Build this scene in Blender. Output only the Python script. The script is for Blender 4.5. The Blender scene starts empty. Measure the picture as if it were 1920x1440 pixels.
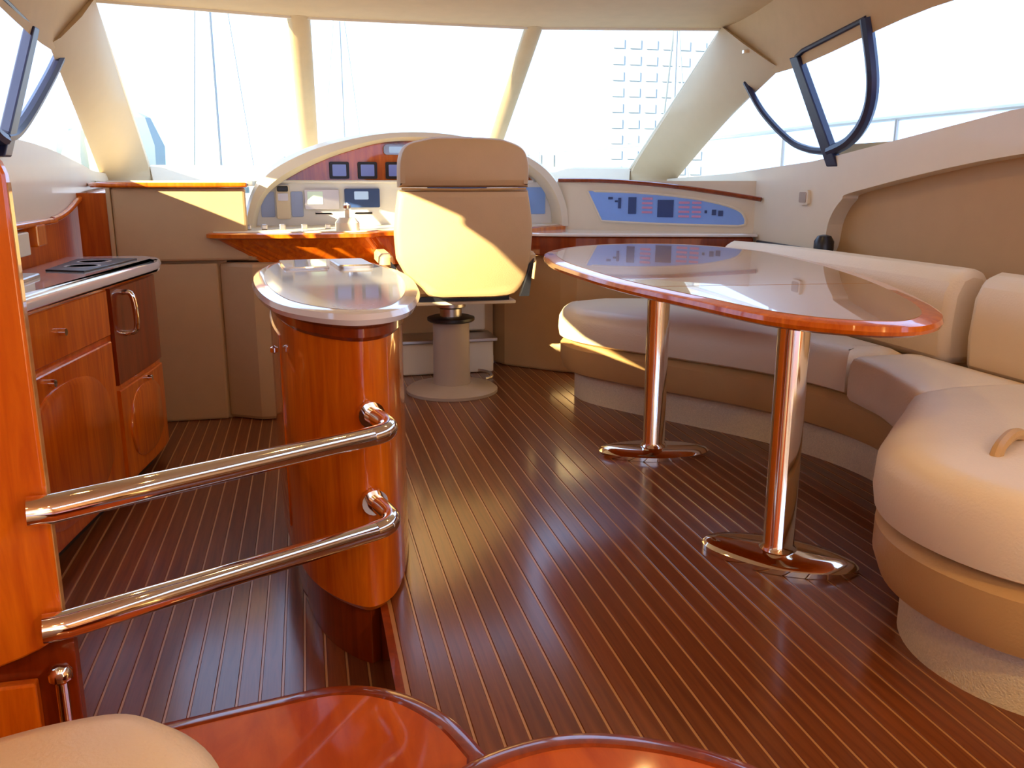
import bpy, bmesh, math, random
from mathutils import Vector, Matrix
random.seed(7)
scene = bpy.context.scene
COL = scene.collection

# ------------------------------------------------------------------ camera
cam_d = bpy.data.cameras.new('camera'); cam = bpy.data.objects.new('camera', cam_d); COL.objects.link(cam)
cam.location = (0, 0, 1.05)
cam.rotation_euler = Vector((0.22336355, 0.94787944, -0.22722962)).to_track_quat('-Z', 'Y').to_euler()
cam_d.sensor_fit = 'HORIZONTAL'; cam_d.sensor_width = 36; cam_d.lens = 1620 / 1920 * 36
cam_d.clip_start = 0.02; cam_d.clip_end = 500
scene.camera = cam

# ------------------------------------------------------------------ light
world = bpy.data.worlds.new('sky'); scene.world = world; world.use_nodes = True
bg = world.node_tree.nodes['Background']
bg.inputs[0].default_value = (0.44, 0.62, 1.0, 1); bg.inputs[1].default_value = 2.7
sun_d = bpy.data.lights.new('sun', 'SUN'); sun = bpy.data.objects.new('sun', sun_d); COL.objects.link(sun)
sun.rotation_euler = Vector((1.0, 0.7, -0.47)).to_track_quat('-Z', 'Y').to_euler()
sun_d.energy = 20; sun_d.color = (1.0, 0.84, 0.52); sun_d.angle = math.radians(0.6)
vs = scene.view_settings
vs.view_transform = 'Standard'; vs.look = 'None'; vs.exposure = 0.45; vs.gamma = 1; vs.use_curve_mapping = False

# ------------------------------------------------------------------ materials
def nt(name):
    m = bpy.data.materials.new(name); m.use_nodes = True
    return m, m.node_tree.nodes, m.node_tree.links, m.node_tree.nodes['Principled BSDF']
def setp(b, **k):
    for n, v in k.items():
        n = n.replace('_', ' ')
        if n in b.inputs:
            b.inputs[n].default_value = (*v, 1) if isinstance(v, tuple) and len(v) == 3 else v
def mat(name, col, rough=0.5, metal=0.0, coat=0.0, var=0.08, scale=12.0, bump=0.0, bscale=120.0, spec=0.5, crough=0.05):
    m, N, L, b = nt(name)
    setp(b, Roughness=rough, Metallic=metal, Coat_Weight=coat, Coat_Roughness=crough, Specular_IOR_Level=spec)
    tc = N.new('ShaderNodeTexCoord'); no = N.new('ShaderNodeTexNoise'); no.inputs['Scale'].default_value = scale; no.inputs['Detail'].default_value = 4
    L.new(tc.outputs['Object'], no.inputs['Vector'])
    mx = N.new('ShaderNodeMix'); mx.data_type = 'RGBA'
    mx.inputs['A'].default_value = (*[c * (1 - var) for c in col], 1); mx.inputs['B'].default_value = (*[min(1, c * (1 + var)) for c in col], 1)
    L.new(no.outputs['Fac'], mx.inputs['Factor']); L.new(mx.outputs['Result'], b.inputs['Base Color'])
    if bump:
        n2 = N.new('ShaderNodeTexNoise'); n2.inputs['Scale'].default_value = bscale; L.new(tc.outputs['Object'], n2.inputs['Vector'])
        bp = N.new('ShaderNodeBump'); bp.inputs['Strength'].default_value = bump; bp.inputs['Distance'].default_value = 0.004
        L.new(n2.outputs['Fac'], bp.inputs['Height']); L.new(bp.outputs['Normal'], b.inputs['Normal'])
    return m
def wood(name, c1, c2, stretch=(14, 14, 1.2), rough=0.3, coat=1.0, crough=0.06, rnd=0.0):
    m, N, L, b = nt(name)
    setp(b, Roughness=rough, Coat_Weight=coat, Coat_Roughness=crough, Specular_IOR_Level=0.15)
    tc = N.new('ShaderNodeTexCoord'); mp = N.new('ShaderNodeMapping'); mp.inputs['Scale'].default_value = stretch
    L.new(tc.outputs['Object'], mp.inputs['Vector'])
    no = N.new('ShaderNodeTexNoise'); no.inputs['Scale'].default_value = 2.2; no.inputs['Detail'].default_value = 7; no.inputs['Roughness'].default_value = 0.6; no.inputs['Distortion'].default_value = 0.7
    L.new(mp.outputs['Vector'], no.inputs['Vector'])
    cr = N.new('ShaderNodeValToRGB'); cr.color_ramp.elements[0].position = 0.3; cr.color_ramp.elements[1].position = 0.72
    cr.color_ramp.elements[0].color = (*c1, 1); cr.color_ramp.elements[1].color = (*c2, 1)
    L.new(no.outputs['Fac'], cr.inputs['Fac'])
    out = cr.outputs['Color']
    if rnd:
        oi = N.new('ShaderNodeObjectInfo'); hs = N.new('ShaderNodeHueSaturation')
        mr = N.new('ShaderNodeMapRange'); mr.inputs['To Min'].default_value = 1 - rnd; mr.inputs['To Max'].default_value = 1 + rnd
        L.new(oi.outputs['Random'], mr.inputs['Value']); L.new(mr.outputs['Result'], hs.inputs['Value']); L.new(out, hs.inputs['Color']); out = hs.outputs['Color']
    L.new(out, b.inputs['Base Color'])
    return m
def glass(name, tint):
    m, N, L, b = nt(name); N.remove(b)
    tr = N.new('ShaderNodeBsdfTransparent'); tr.inputs[0].default_value = (*tint, 1)
    gl = N.new('ShaderNodeBsdfGlossy'); gl.inputs['Roughness'].default_value = 0.02
    lw = N.new('ShaderNodeLayerWeight'); lw.inputs[0].default_value = 0.5
    pw = N.new('ShaderNodeMath'); pw.operation = 'POWER'; pw.inputs[1].default_value = 5; L.new(lw.outputs['Facing'], pw.inputs[0])
    ma = N.new('ShaderNodeMath'); ma.operation = 'MULTIPLY_ADD'; ma.inputs[1].default_value = 0.5; ma.inputs[2].default_value = 0.03; L.new(pw.outputs[0], ma.inputs[0])
    mx = N.new('ShaderNodeMixShader'); L.new(ma.outputs[0], mx.inputs[0]); L.new(tr.outputs[0], mx.inputs[1]); L.new(gl.outputs[0], mx.inputs[2])
    L.new(mx.outputs[0], N['Material Output'].inputs[0]); return m
def emit(name, col, s):
    m, N, L, b = nt(name); setp(b, Base_Color=col, Emission_Color=col, Emission_Strength=s, Roughness=0.2); return m

M = {}
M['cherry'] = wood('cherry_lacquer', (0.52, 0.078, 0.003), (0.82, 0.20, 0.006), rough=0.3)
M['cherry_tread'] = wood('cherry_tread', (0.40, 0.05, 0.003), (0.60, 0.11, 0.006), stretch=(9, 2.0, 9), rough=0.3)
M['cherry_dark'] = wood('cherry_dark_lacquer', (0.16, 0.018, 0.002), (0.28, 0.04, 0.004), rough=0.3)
M['cherry_satin'] = wood('cherry_satin', (0.40, 0.06, 0.003), (0.62, 0.13, 0.006), rough=0.6, coat=0.08, crough=0.4)
M['pad'] = mat('cream_padding', (0.60, 0.46, 0.28), 0.7, var=0.04)
M['fascia'] = mat('white_fascia', (0.84, 0.84, 0.84), 0.35, var=0.03)
M['maple'] = wood('table_maple', (0.42, 0.20, 0.06), (0.60, 0.33, 0.12), stretch=(10, 1.2, 10), rough=0.2, crough=0.02)
M['teak'] = wood('teak_plank', (0.12, 0.028, 0.007), (0.215, 0.058, 0.014), stretch=(30, 1.5, 30), rough=0.4, coat=0.75, crough=0.16, rnd=0.16)
M['holly'] = mat('holly_strip', (0.46, 0.22, 0.075), 0.4, coat=0.6, crough=0.2)
M['head'] = mat('headliner_vinyl', (0.64, 0.46, 0.25), 0.75, bump=0.15, bscale=300)
M['white'] = mat('cream_gelcoat', (0.80, 0.70, 0.53), 0.4, coat=0.2, var=0.03)
M['tan'] = mat('tan_vinyl', (0.54, 0.34, 0.16), 0.6, var=0.05, bump=0.1, bscale=350)
M['chairleather'] = mat('helm_chair_leather', (0.62, 0.40, 0.20), 0.5, var=0.05, bump=0.15, bscale=260)
M['sofa'] = mat('cream_leather', (0.82, 0.66, 0.45), 0.42, var=0.06, bump=0.25, bscale=160, scale=6)
M['sofadark'] = mat('caramel_shade_leather', (0.55, 0.32, 0.12), 0.45, var=0.06, bump=0.2, bscale=160)  # also stands in for shade on the sofa's base band
M['plinth'] = mat('woven_plinth_cloth', (0.74, 0.62, 0.42), 0.9, var=0.2, scale=140, bump=0.6, bscale=220)
M['chrome'] = mat('polished_steel', (0.86, 0.82, 0.76), 0.07, metal=1, var=0.02)
M['steel'] = mat('brushed_steel', (0.55, 0.50, 0.45), 0.35, metal=1, var=0.05)
M['greypaint'] = mat('taupe_paint', (0.42, 0.33, 0.25), 0.45, var=0.04)
M['black'] = mat('black_plastic', (0.012, 0.012, 0.016), 0.35, var=0.2)
M['navy'] = mat('navy_window_frame', (0.018, 0.022, 0.06), 0.35, var=0.15)
M['counter'] = mat('pale_stone_counter', (0.62, 0.58, 0.55), 0.15, coat=0.8, var=0.25, scale=90)
M['edge'] = mat('white_counter_edge', (0.80, 0.77, 0.74), 0.15, coat=1, var=0.03)
M['blue'] = mat('blue_switch_panel', (0.24, 0.44, 0.95), 0.35, var=0.05)
M['paleblue'] = mat('pale_blue_panel', (0.35, 0.45, 0.78), 0.35, var=0.05)
M['pink'] = mat('pink_print', (0.62, 0.30, 0.50), 0.5)
M['darkblue'] = mat('dark_blue_print', (0.03, 0.07, 0.22), 0.4)
M['lcd'] = emit('green_lcd', (0.55, 0.68, 0.55), 0.25)
M['screen'] = emit('blue_screen', (0.16, 0.20, 0.50), 0.25)
M['screen2'] = emit('pale_blue_screen', (0.35, 0.50, 0.75), 0.3)
M['glass'] = glass('window_glass', (0.96, 0.985, 0.985))
M['lamp'] = emit('warm_lamp_lens', (1.0, 0.86, 0.62), 4.0)
M['deck'] = mat('white_foredeck', (0.72, 0.76, 0.80), 0.5, var=0.03)
M['water'] = mat('harbour_water', (0.30, 0.42, 0.46), 0.25, var=0.2, scale=0.3)
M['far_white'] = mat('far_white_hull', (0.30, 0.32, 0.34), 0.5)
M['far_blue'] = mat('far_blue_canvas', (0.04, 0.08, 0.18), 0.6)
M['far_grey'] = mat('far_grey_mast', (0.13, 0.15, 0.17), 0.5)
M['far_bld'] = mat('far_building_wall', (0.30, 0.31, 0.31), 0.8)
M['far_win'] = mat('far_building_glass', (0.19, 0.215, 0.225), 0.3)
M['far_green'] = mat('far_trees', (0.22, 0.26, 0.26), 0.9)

# ------------------------------------------------------------------ mesh helpers
class MB:
    def __init__(s): s.v = []; s.f = []
    def add(s, vs, fs):
        o = len(s.v); s.v += [tuple(p) for p in vs]; s.f += [tuple(i + o for i in f) for f in fs]; return s
    def box(s, x0, x1, y0, y1, z0, z1):
        return s.add([(x0,y0,z0),(x1,y0,z0),(x1,y1,z0),(x0,y1,z0),(x0,y0,z1),(x1,y0,z1),(x1,y1,z1),(x0,y1,z1)],
                     [(3,2,1,0),(4,5,6,7),(0,1,5,4),(1,2,6,5),(2,3,7,6),(3,0,4,7)])
    def loft(s, rings, cap=True, closed=True):
        n = len(rings[0]); vs = [p for r in rings for p in r]; fs = []
        for k in range(len(rings) - 1):
            for i in range(n if closed else n - 1):
                j = (i + 1) % n; fs.append((k*n+i, k*n+j, (k+1)*n+j, (k+1)*n+i))
        if cap: fs.append(tuple(range(n))[::-1]); fs.append(tuple((len(rings)-1)*n + i for i in range(n)))
        return s.add(vs, fs)
    def prism(s, poly, z0, z1): return s.loft([[(x, y, z0) for x, y in poly], [(x, y, z1) for x, y in poly]])
    def prism_x(s, poly, x0, x1): return s.loft([[(x0, y, z) for y, z in poly], [(x1, y, z) for y, z in poly]])
    def prism_y(s, poly, y0, y1): return s.loft([[(x, y0, z) for x, z in poly], [(x, y1, z) for x, z in poly]])
    def puff(s, poly, prof): return s.loft([[(x, y, z) for x, y in inset(poly, o)] for o, z in prof])
    def tube(s, path, r, n=14, cap=True):
        P = [Vector(p) for p in path]; rings = []; up = None
        for i, p in enumerate(P):
            t = (P[min(i+1, len(P)-1)] - P[max(i-1, 0)]).normalized()
            if up is None:
                up = Vector((0,0,1)) if abs(t.z) < 0.9 else Vector((1,0,0))
            a = t.cross(up).normalized(); b = a.cross(t).normalized(); up = b
            rr = r[i] if isinstance(r, (list, tuple)) else r
            rings.append([tuple(p + a*math.cos(q)*rr + b*math.sin(q)*rr) for q in [2*math.pi*k/n for k in range(n)]])
        return s.loft(rings, cap)
    def lathe(s, c, prof, n=28, sx=1, sy=1, rot=0):
        rings = []
        for r, z in prof:
            ring = []
            for k in range(n):
                a = 2*math.pi*k/n; x = math.cos(a)*r*sx; y = math.sin(a)*r*sy
                ring.append((c[0]+x*math.cos(rot)-y*math.sin(rot), c[1]+x*math.sin(rot)+y*math.cos(rot), c[2]+z))
            rings.append(ring)
        return s.loft(rings)
    def sweep(s, path, sect):     # path of (x,y), section of (offset to the path's left, z)
        rings = []
        for i, (x, y) in enumerate(path):
            a = path[max(i-1,0)]; b = path[min(i+1,len(path)-1)]
            d = Vector((b[0]-a[0], b[1]-a[1])).normalized(); nx, ny = -d.y, d.x
            rings.append([(x+nx*o, y+ny*o, z) for o, z in sect])
        return s.loft(rings)
    def slab(s, quad, t):         # a panel given by corner points, thickened along its normal
        q = [Vector(p) for p in quad]; n = (q[1]-q[0]).cross(q[-1]-q[0]).normalized() * t
        return s.loft([[tuple(p) for p in q], [tuple(p + n) for p in q]])
def inset(poly, o):
    if abs(o) < 1e-9: return poly
    n = len(poly); ar = sum(poly[i][0]*poly[(i+1)%n][1]-poly[(i+1)%n][0]*poly[i][1] for i in range(n)); sg = 1 if ar > 0 else -1
    out = []
    for i in range(n):
        a, b, c = Vector(poly[i-1]), Vector(poly[i]), Vector(poly[(i+1)%n])
        d1 = (b-a); d2 = (c-b)
        if d1.length < 1e-7 or d2.length < 1e-7: out.append(poly[i]); continue
        d1.normalize(); d2.normalize(); n1 = Vector((-d1.y, d1.x)); n2 = Vector((-d2.y, d2.x)); m = n1 + n2
        if m.length < 1e-4: m = n1
        m.normalize(); k = 1 / max(0.5, m.dot(n1)); q = b + m * (o * sg * k); out.append((q.x, q.y))
    return out
def cat(pts, n=8, closed=False):
    P = [Vector(p) for p in pts]; out = []; m = len(P)
    for i in range(m if closed else m - 1):
        if closed: p0, p1, p2, p3 = P[i-1], P[i], P[(i+1)%m], P[(i+2)%m]
        else: p0, p1, p2, p3 = P[max(i-1,0)], P[i], P[i+1], P[min(i+2,m-1)]
        for k in range(n):
            t = k / n
            out.append(tuple(0.5*((2*p1)+(p2-p0)*t+(2*p0-5*p1+4*p2-p3)*t*t+(3*p1-p0-3*p2+p3)*t**3)))
    if not closed: out.append(tuple(P[-1]))
    return out
def rrect(x0, x1, y0, y1, r, n=5):
    out = []
    for cx, cy, a0 in ((x1-r, y1-r, 0), (x0+r, y1-r, 90), (x0+r, y0+r, 180), (x1-r, y0+r, 270)):
        for k in range(n+1):
            a = math.radians(a0 + 90*k/n); out.append((cx+r*math.cos(a), cy+r*math.sin(a)))
    return out
def clip(poly, f):
    out = []
    for i in range(len(poly)):
        a, b = poly[i-1], poly[i]; fa, fb = f(a), f(b)
        if fa >= 0 and fb >= 0: out.append(b)
        elif fa >= 0 or fb >= 0:
            t = fa/(fa-fb); p = tuple(a[j]+(b[j]-a[j])*t for j in range(len(a))); out.append(p)
            if fb >= 0: out.append(b)
    return out
ORG = {}
def obj(name, mb, m, parent=None, smooth=True, bevel=0.0, origin=None):
    me = bpy.data.meshes.new(name)
    o_ = Vector(ORG[parent.name]) if parent else Vector(origin or (0, 0, 0))
    me.from_pydata([tuple(Vector(p) - o_) for p in mb.v], [], mb.f)
    bm = bmesh.new(); bm.from_mesh(me); bmesh.ops.remove_doubles(bm, verts=bm.verts, dist=1e-6); bmesh.ops.recalc_face_normals(bm, faces=bm.faces); bm.to_mesh(me); bm.free()
    me.materials.append(M[m])
    if smooth:
        me.set_sharp_from_angle(angle=math.radians(38)) if hasattr(me, 'set_sharp_from_angle') else None
        for p in me.polygons: p.use_smooth = True
    o = bpy.data.objects.new(name, me); COL.objects.link(o)
    if parent: o.parent = parent
    else: o.location = o_
    ORG[o.name] = tuple(o_)
    if bevel:
        b = o.modifiers.new('bevel', 'BEVEL'); b.width = bevel; b.segments = 2; b.limit_method = 'ANGLE'; b.angle_limit = math.radians(40)
    return o
def tag(o, label, cat_, group=None, kind=None):
    o['label'] = label; o['category'] = cat_
    if group: o['group'] = group
    if kind: o['kind'] = kind
    return o
def thing(name, label, cat_, loc, group=None, kind=None):
    o = bpy.data.objects.new(name, None); COL.objects.link(o); o.location = loc; o.empty_display_size = 0.1
    ORG[o.name] = tuple(loc); return tag(o, label, cat_, group, kind)
def struct(name, mb, m, label, cat_, **k): return tag(obj(name, mb, m, **k), label, cat_, kind='structure')

CX = 0.66          # boat centreline
G = -0.16          # galley sole
# ================================================================== SETTING
# --- floors, each plank a piece of its own over a pale seam bed
PITCH, GAP = 0.053, 0.0055
def planks(parent, x0, x1, yr, z):
    cache = {}; x = x0
    while x < x1 - 0.01:
        y0, y1 = yr(x); key = (round(y0, 2), round(y1, 2))
        mb_w = PITCH - GAP
        if key not in cache:
            L_ = y1 - y0; mb = MB(); h = 0.0015
            mb.loft([[(0,0,-0.012),(mb_w,0,-0.012),(mb_w,L_,-0.012),(0,L_,-0.012)], [(0,0,-h),(mb_w,0,-h),(mb_w,L_,-h),(0,L_,-h)], [(h,h,0),(mb_w-h,h,0),(mb_w-h,L_-h,0),(h,L_-h,0)]])
            me = bpy.data.meshes.new('plank'); me.from_pydata(mb.v, [], mb.f); me.materials.append(M['teak']); cache[key] = me
        o = bpy.data.objects.new('plank', cache[key]); COL.objects.link(o); o.parent = parent; o.location = (x, y0, z)
        x += PITCH
SX0 = 0.165
fl = struct('floor', MB().box(SX0 - 0.012, 2.5, -1.2, 5.3, -0.06, -0.0022), 'holly', 'dark teak and pale holly striped floor of the saloon', 'floor', smooth=False)
planks(fl, SX0, 2.46, lambda x: (0.4, 5.2), 0.0)
flg = struct('floor_galley', MB().box(-1.17, SX0 - 0.012, -1.2, 5.4, G - 0.06, G - 0.0022), 'holly', 'sunken striped teak floor of the galley aisle', 'floor', smooth=False)
planks(flg, SX0 - 0.012 - PITCH*22 + 0.002, SX0 - 0.03, lambda x: (0.4, 4.9), G)
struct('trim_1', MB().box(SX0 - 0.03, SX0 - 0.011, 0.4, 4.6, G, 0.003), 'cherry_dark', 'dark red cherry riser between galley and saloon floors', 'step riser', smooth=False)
struct('floor_aft', MB().box(-1.05, 2.5, -1.2, 0.42, G, 0.30), 'teak', 'raised aft landing floor behind the steps', 'floor', smooth=False)

# --- ceiling
def F(i):
    K = [(0,(-0.96,4.05,1.57)), (3,(-0.89,4.56,1.86)), (9,(0.02,4.83,1.87)), (15,(1.27,4.86,1.87)), (21,(2.28,4.66,1.87)), (24,(2.28,4.05,1.57))]
    for (a, p), (b, q) in zip(K, K[1:]):
        if a <= i <= b: return Vector(p).lerp(Vector(q), (i-a)/(b-a))
def A(i):
    K = [(0,(-0.96,1.68)), (1,(-0.93,1.76)), (2,(-0.84,1.86)), (3,(-0.72,1.93)), (6,(-0.2,1.98)), (12,(CX,2.02)), (18,(1.52,1.98)), (21,(2.04,1.93)), (22,(2.16,1.86)), (23,(2.25,1.76)), (24,(2.28,1.68))]
    for (a, p), (b, q) in zip(K, K[1:]):
        if a <= i <= b: return Vector(p).lerp(Vector(q), (i-a)/(b-a))
rows = []
ys = [-1.2, 0, 1.0, 2.0, 2.8]
for y in ys: rows.append([(A(i).x, y, A(i).y) for i in range(25)])
for k in range(1, 9):
    t = k/8; s = t*t*(3-2*t); r = []
    for i in range(25):
        f = F(i); a = A(i); r.append((a.x+(f.x-a.x)*s, 2.8+(f.y-2.8)*t, a.y+(f.z-a.y)*s))
    rows.append(r)
mb = MB()
vs_ = [p for r in rows for p in r]; nR = len(rows)
fs = [(k*25+i, k*25+i+1, (k+1)*25+i+1, (k+1)*25+i) for k in range(nR-1) for i in range(24)]
top = [(x, y, z+0.05) for x, y, z in vs_]; nv = len(vs_)
mb.add(vs_ + top, fs + [tuple(j+nv for j in f[::-1]) for f in fs]
       + [((nR-1)*25+i, (nR-1)*25+i+1, nv+(nR-1)*25+i+1, nv+(nR-1)*25+i) for i in range(24)]
       + [(i+1, i, nv+i, nv+i+1) for i in range(24)]
       + [(k*25+c, (k+1)*25+c, nv+(k+1)*25+c, nv+k*25+c) for k in range(nR-1) for c in (0, 24)])
struct('ceiling', mb, 'head', 'tan padded headliner with rounded side soffits', 'ceiling')

# --- side coamings / walls
def sill(y): 
    K = [(-1.2,1.34),(1.6,1.34),(2.6,1.29),(3.75,1.15),(4.6,1.10),(5.6,1.07)]
    for (a, p), (b, q) in zip(K, K[1:]):
        if a <= y <= b: return p+(q-p)*(y-a)/(b-a)
def psill(y): return sill(y) + 0.02 + 0.05*max(0.0, 1-((y-4.1)/0.9)**2)
sill_line = [(y/10, sill(y/10)) for y in range(-12, 57, 2)]
low = cat([(5.6,0.64),(4.4,0.64),(3.78,0.66),(3.66,0.74),(3.62,0.88),(3.54,0.97),(3.42,1.015),(2.57,1.14),(1.6,1.18),(-1.2,1.18)], 6)
wr = struct('wall_right', MB().prism_x(sill_line + low, 2.36, 2.46), 'white', 'cream moulded coaming below the starboard side window', 'wall', smooth=False)
obj('recessed_panel', MB().box(2.44, 2.47, -1.2, 3.75, -0.02, 1.22), 'tan', wr, smooth=False)
obj('lower_panel', MB().box(2.44, 2.47, 3.7, 5.3, -0.02, 0.66), 'tan', wr, smooth=False)
PX = -1.06
lowp = cat([(5.6,1.02),(4.95,1.0),(4.62,0.975),(4.35,0.92),(4.1,0.895),(3.6,0.89),(-1.2,0.89)], 6)
wl = struct('wall_left', MB().prism_x([(y, psill(y)) for y, z in sill_line] + lowp, PX-0.1, PX), 'white', 'cream moulded coaming below the port side window', 'wall', smooth=False)
obj('backsplash_panel', MB().box(PX-0.09, PX-0.03, -1.2, 5.5, G-0.05, 1.03), 'cherry_satin', wl, smooth=False)
tr = struct('trim_2', MB().sweep([(0,0),(0,1)], [(0,0),(0,0.01),(0.01,0)]) if False else MB().tube([(PX+0.012, y, z) for y, z in lowp if y > 1.0], 0.014), 'cherry', 'curved cherry trim under the port coaming', 'trim')

# --- aft wall with a wide open doorway
mb = MB().box(-1.05, -0.85, -1.25, -1.2, G, 2.0).box(2.15, 2.46, -1.25, -1.2, G, 2.0).box(-0.85, 2.15, -1.25, -1.2, 1.9, 2.05)
struct('wall_aft', mb, 'head', 'aft bulkhead around the open cockpit doorway', 'wall', smooth=False)

# --- unseen cockpit added to bounce warm sun in and block blue sky
struct('floor_cockpit_bounce', MB().box(-1.4, 2.75, -4.6, -1.25, 0.1, 0.3), 'holly', 'added unseen cockpit deck bouncing warm light into the saloon', 'floor', smooth=False)
ck = MB().box(2.45, 2.75, -4.6, -1.25, 0.3, 1.25).box(-1.4, -1.1, -4.6, -1.25, 0.3, 0.95).box(-1.1, 2.45, -4.75, -4.6, 0.1, 0.95)
struct('wall_cockpit_bounce', ck, 'white', 'added unseen cream cockpit coamings and transom bouncing warm light', 'wall', smooth=False)
struct('ceiling_cockpit_sky_block', MB().box(-1.3, 2.7, -4.2, -1.25, 2.05, 2.15), 'white', 'added unseen cream cockpit hardtop blocking the blue sky', 'ceiling', smooth=False)
# --- forward bulkheads under the dash
mb = MB().box(-0.93, -0.40, 4.64, 4.70, G, 1.03)
wf = struct('wall_front', mb, 'tan', 'tan vinyl bulkhead at the forward end of the galley', 'wall', smooth=False)
obj('upper_box', MB().box(-0.905, -0.285, 4.585, 4.66, 0.668, 1.025), 'tan', wf, smooth=False, bevel=0.012)
obj('lower_panel', MB().box(-0.93, -0.44, 4.605, 4.645, G, 0.655), 'tan', wf, smooth=False, bevel=0.012)
obj('wood_return', MB().box(-1.06, -0.925, 4.60, 4.64, G, 1.0), 'cherry_satin', wf, smooth=False)
obj('corner_batten', MB().box(-0.925, -0.905, 4.575, 4.64, 0.66, 1.025), 'tan', wf, smooth=False, bevel=0.004)
struct('trim_3', MB().prism(cat([(-1.06,4.85),(-1.0,4.66),(-0.9,4.565),(-0.6,4.55),(-0.27,4.55)],4)+[(-0.27,4.66),(-0.9,4.66),(-1.05,4.9)], 1.026, 1.05), 'cherry', 'cherry edging along the galley dash shelf', 'trim', bevel=0.008)
dash = [(-1.08,5.1),(-0.92,4.58),(-0.27,4.58),(-0.27,5.35),(1.5,5.35),(1.47,5.0),(2.37,4.31),(2.45,4.31),(2.45,5.5),(2.22,5.86),(1.30,6.42),(0.04,6.42),(-0.92,5.76),(-1.08,5.4)]
struct('wall_dash_shelf', MB().prism(dash, 1.03, 1.058), 'white', 'broad white dash shelf under the windscreen', 'shelf', smooth=False)

# --- windscreen: corner points
WB = [(-0.89,5.66,1.14),(0.06,6.28,1.15),(1.28,6.28,1.15),(2.2,5.78,1.14)]
WT = [(-0.89,4.56,1.86),(0.02,4.83,1.87),(1.27,4.86,1.87),(2.28,4.66,1.87)]
for i in range(3):
    m_ = 0.0
    q = [WB[i], WB[i+1], WT[i+1], WT[i]]
    w = struct('window_%d' % (i+1), MB().slab(q, 0.008), 'glass', ['port pane of the raked windscreen', 'middle pane of the raked windscreen ahead of the helm', 'starboard pane of the raked windscreen before the tower block'][i], 'window', smooth=False)
    c = MB()
    for a, b in ((q[0], q[1]), (q[1], q[2]), (q[2], q[3]), (q[3], q[0])): c.tube([a, b], 0.012, 6)
    obj('gasket', c, 'white', w)
c = MB()
for i in range(3):
    a, b = Vector(WB[i]), Vector(WB[i+1]); d = (b-a).normalized(); n = Vector((-d.y, d.x, 0))
    c.loft([[tuple(p - n*0.05 - Vector((0,0,p.z-1.05))), tuple(p + n*0.03 - Vector((0,0,p.z-1.05))), tuple(p + n*0.03), tuple(p - n*0.02)] for p in (a, b)])
struct('trim_4', c, 'white', 'white curb along the foot of the windscreen', 'trim', smooth=False)
def mullion(name, b, t, w, d, label):
    b, t = Vector(b), Vector(t); ax = (t-b).normalized(); sx = Vector((1,0,0)); nn = sx.cross(ax).normalized()
    rings = []
    for p, k in ((b, 1.0), (t, 1.05)):
        rings.append([tuple(p + sx*(w/2*k*math.cos(a)) + nn*(d/2*math.sin(a))) for a in [2*math.pi*j/12 for j in range(12)]])
    return struct(name, MB().loft(rings), 'head', label, 'mullion')
mullion('trim_5', (0.06,6.26,1.12), (0.02,4.80,1.90), 0.115, 0.07, 'cream mullion left of the middle windscreen pane')
mullion('trim_6', (1.28,6.26,1.12), (1.27,4.83,1.90), 0.10, 0.07, 'cream mullion right of the middle windscreen pane')
# corner pillars: a broad padded strip between the windscreen edge and the side window
def pillar(name, I, O, label, m='pad'):
    I = cat(I, 6); O = cat(O, 6); rings = []
    for a, b in zip(I, O):
        a, b = Vector(a), Vector(b); mid = (a+b)/2; w = b-a
        inn = Vector((CX, 2.5, 1.3)) - mid; inn = (inn - w.normalized()*inn.dot(w.normalized())).normalized()
        rings.append([tuple(a), tuple(a.lerp(b,0.1)+inn*0.03), tuple(a.lerp(b,0.5)+inn*0.045), tuple(a.lerp(b,0.9)+inn*0.03), tuple(b), tuple(mid-inn*0.05)])
    return struct(name, MB().loft(rings), m, label, 'pillar')
pillar('trim_7', [(2.2,5.80,1.04),(2.2,5.74,1.16),(2.24,5.2,1.52),(2.28,4.66,1.89)], [(2.41,5.50,1.04),(2.41,5.42,1.10),(2.36,4.72,1.38),(2.29,4.02,1.59)], 'pale padded pillar between windscreen and starboard side window')
pillar('trim_8', [(-0.88,5.68,1.04),(-0.885,5.62,1.16),(-0.89,5.09,1.5),(-0.89,4.56,1.88)], [(-1.09,5.36,1.04),(-1.085,5.28,1.10),(-1.03,4.66,1.36),(-0.965,4.02,1.59)], 'cream padded pillar between windscreen and port side window')
# side windows
def sidewin(name, xs, xt, sgn, label, K=[(0.2,1.70),(2.8,1.70),(3.6,1.65),(4.05,1.59),(4.70,1.37),(5.36,1.085)], y0=0.2):
    lo = [Vector((xs, y, sill(y))) for y in (0.2,1.2,1.4,1.6,1.9,2.2,2.45,2.6,2.7,2.8,3.2,3.75,4.05,4.2,4.6,5.0,5.36) if y >= y0]
    def topz(y):
        for (a,p),(b,q) in zip(K,K[1:]):
            if a <= y <= b: return p+(q-p)*(y-a)/(b-a)
    rings = []
    for p in lo:
        tz = topz(min(5.36, max(y0, round(p.y, 4)))); f = min(1, max(0, (tz-p.z)/0.5)); xx = xs + (xt-xs)*f
        rings.append([(p.x,p.y,p.z-0.01),(xx,p.y,tz+0.01),(xx+0.006*sgn,p.y,tz+0.01),(p.x+0.006*sgn,p.y,p.z-0.01)])
    return struct(name, MB().loft(rings), 'glass', label, 'window', smooth=False)
sw = sidewin('window_4', 2.40, 2.29, 1, 'long starboard side window above the curved sofa')
PORT_TOP = [(1.2,1.36),(1.6,1.395),(2.2,1.42),(2.45,1.47),(2.7,1.66),(2.8,1.69),(3.6,1.65),(4.05,1.59),(4.70,1.37),(5.36,1.085)]  # aft end lowered to cut off sun
sp = sidewin('window_5', -1.08, -0.97, -1, 'port side window above the galley coaming', PORT_TOP, 1.2)
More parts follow.
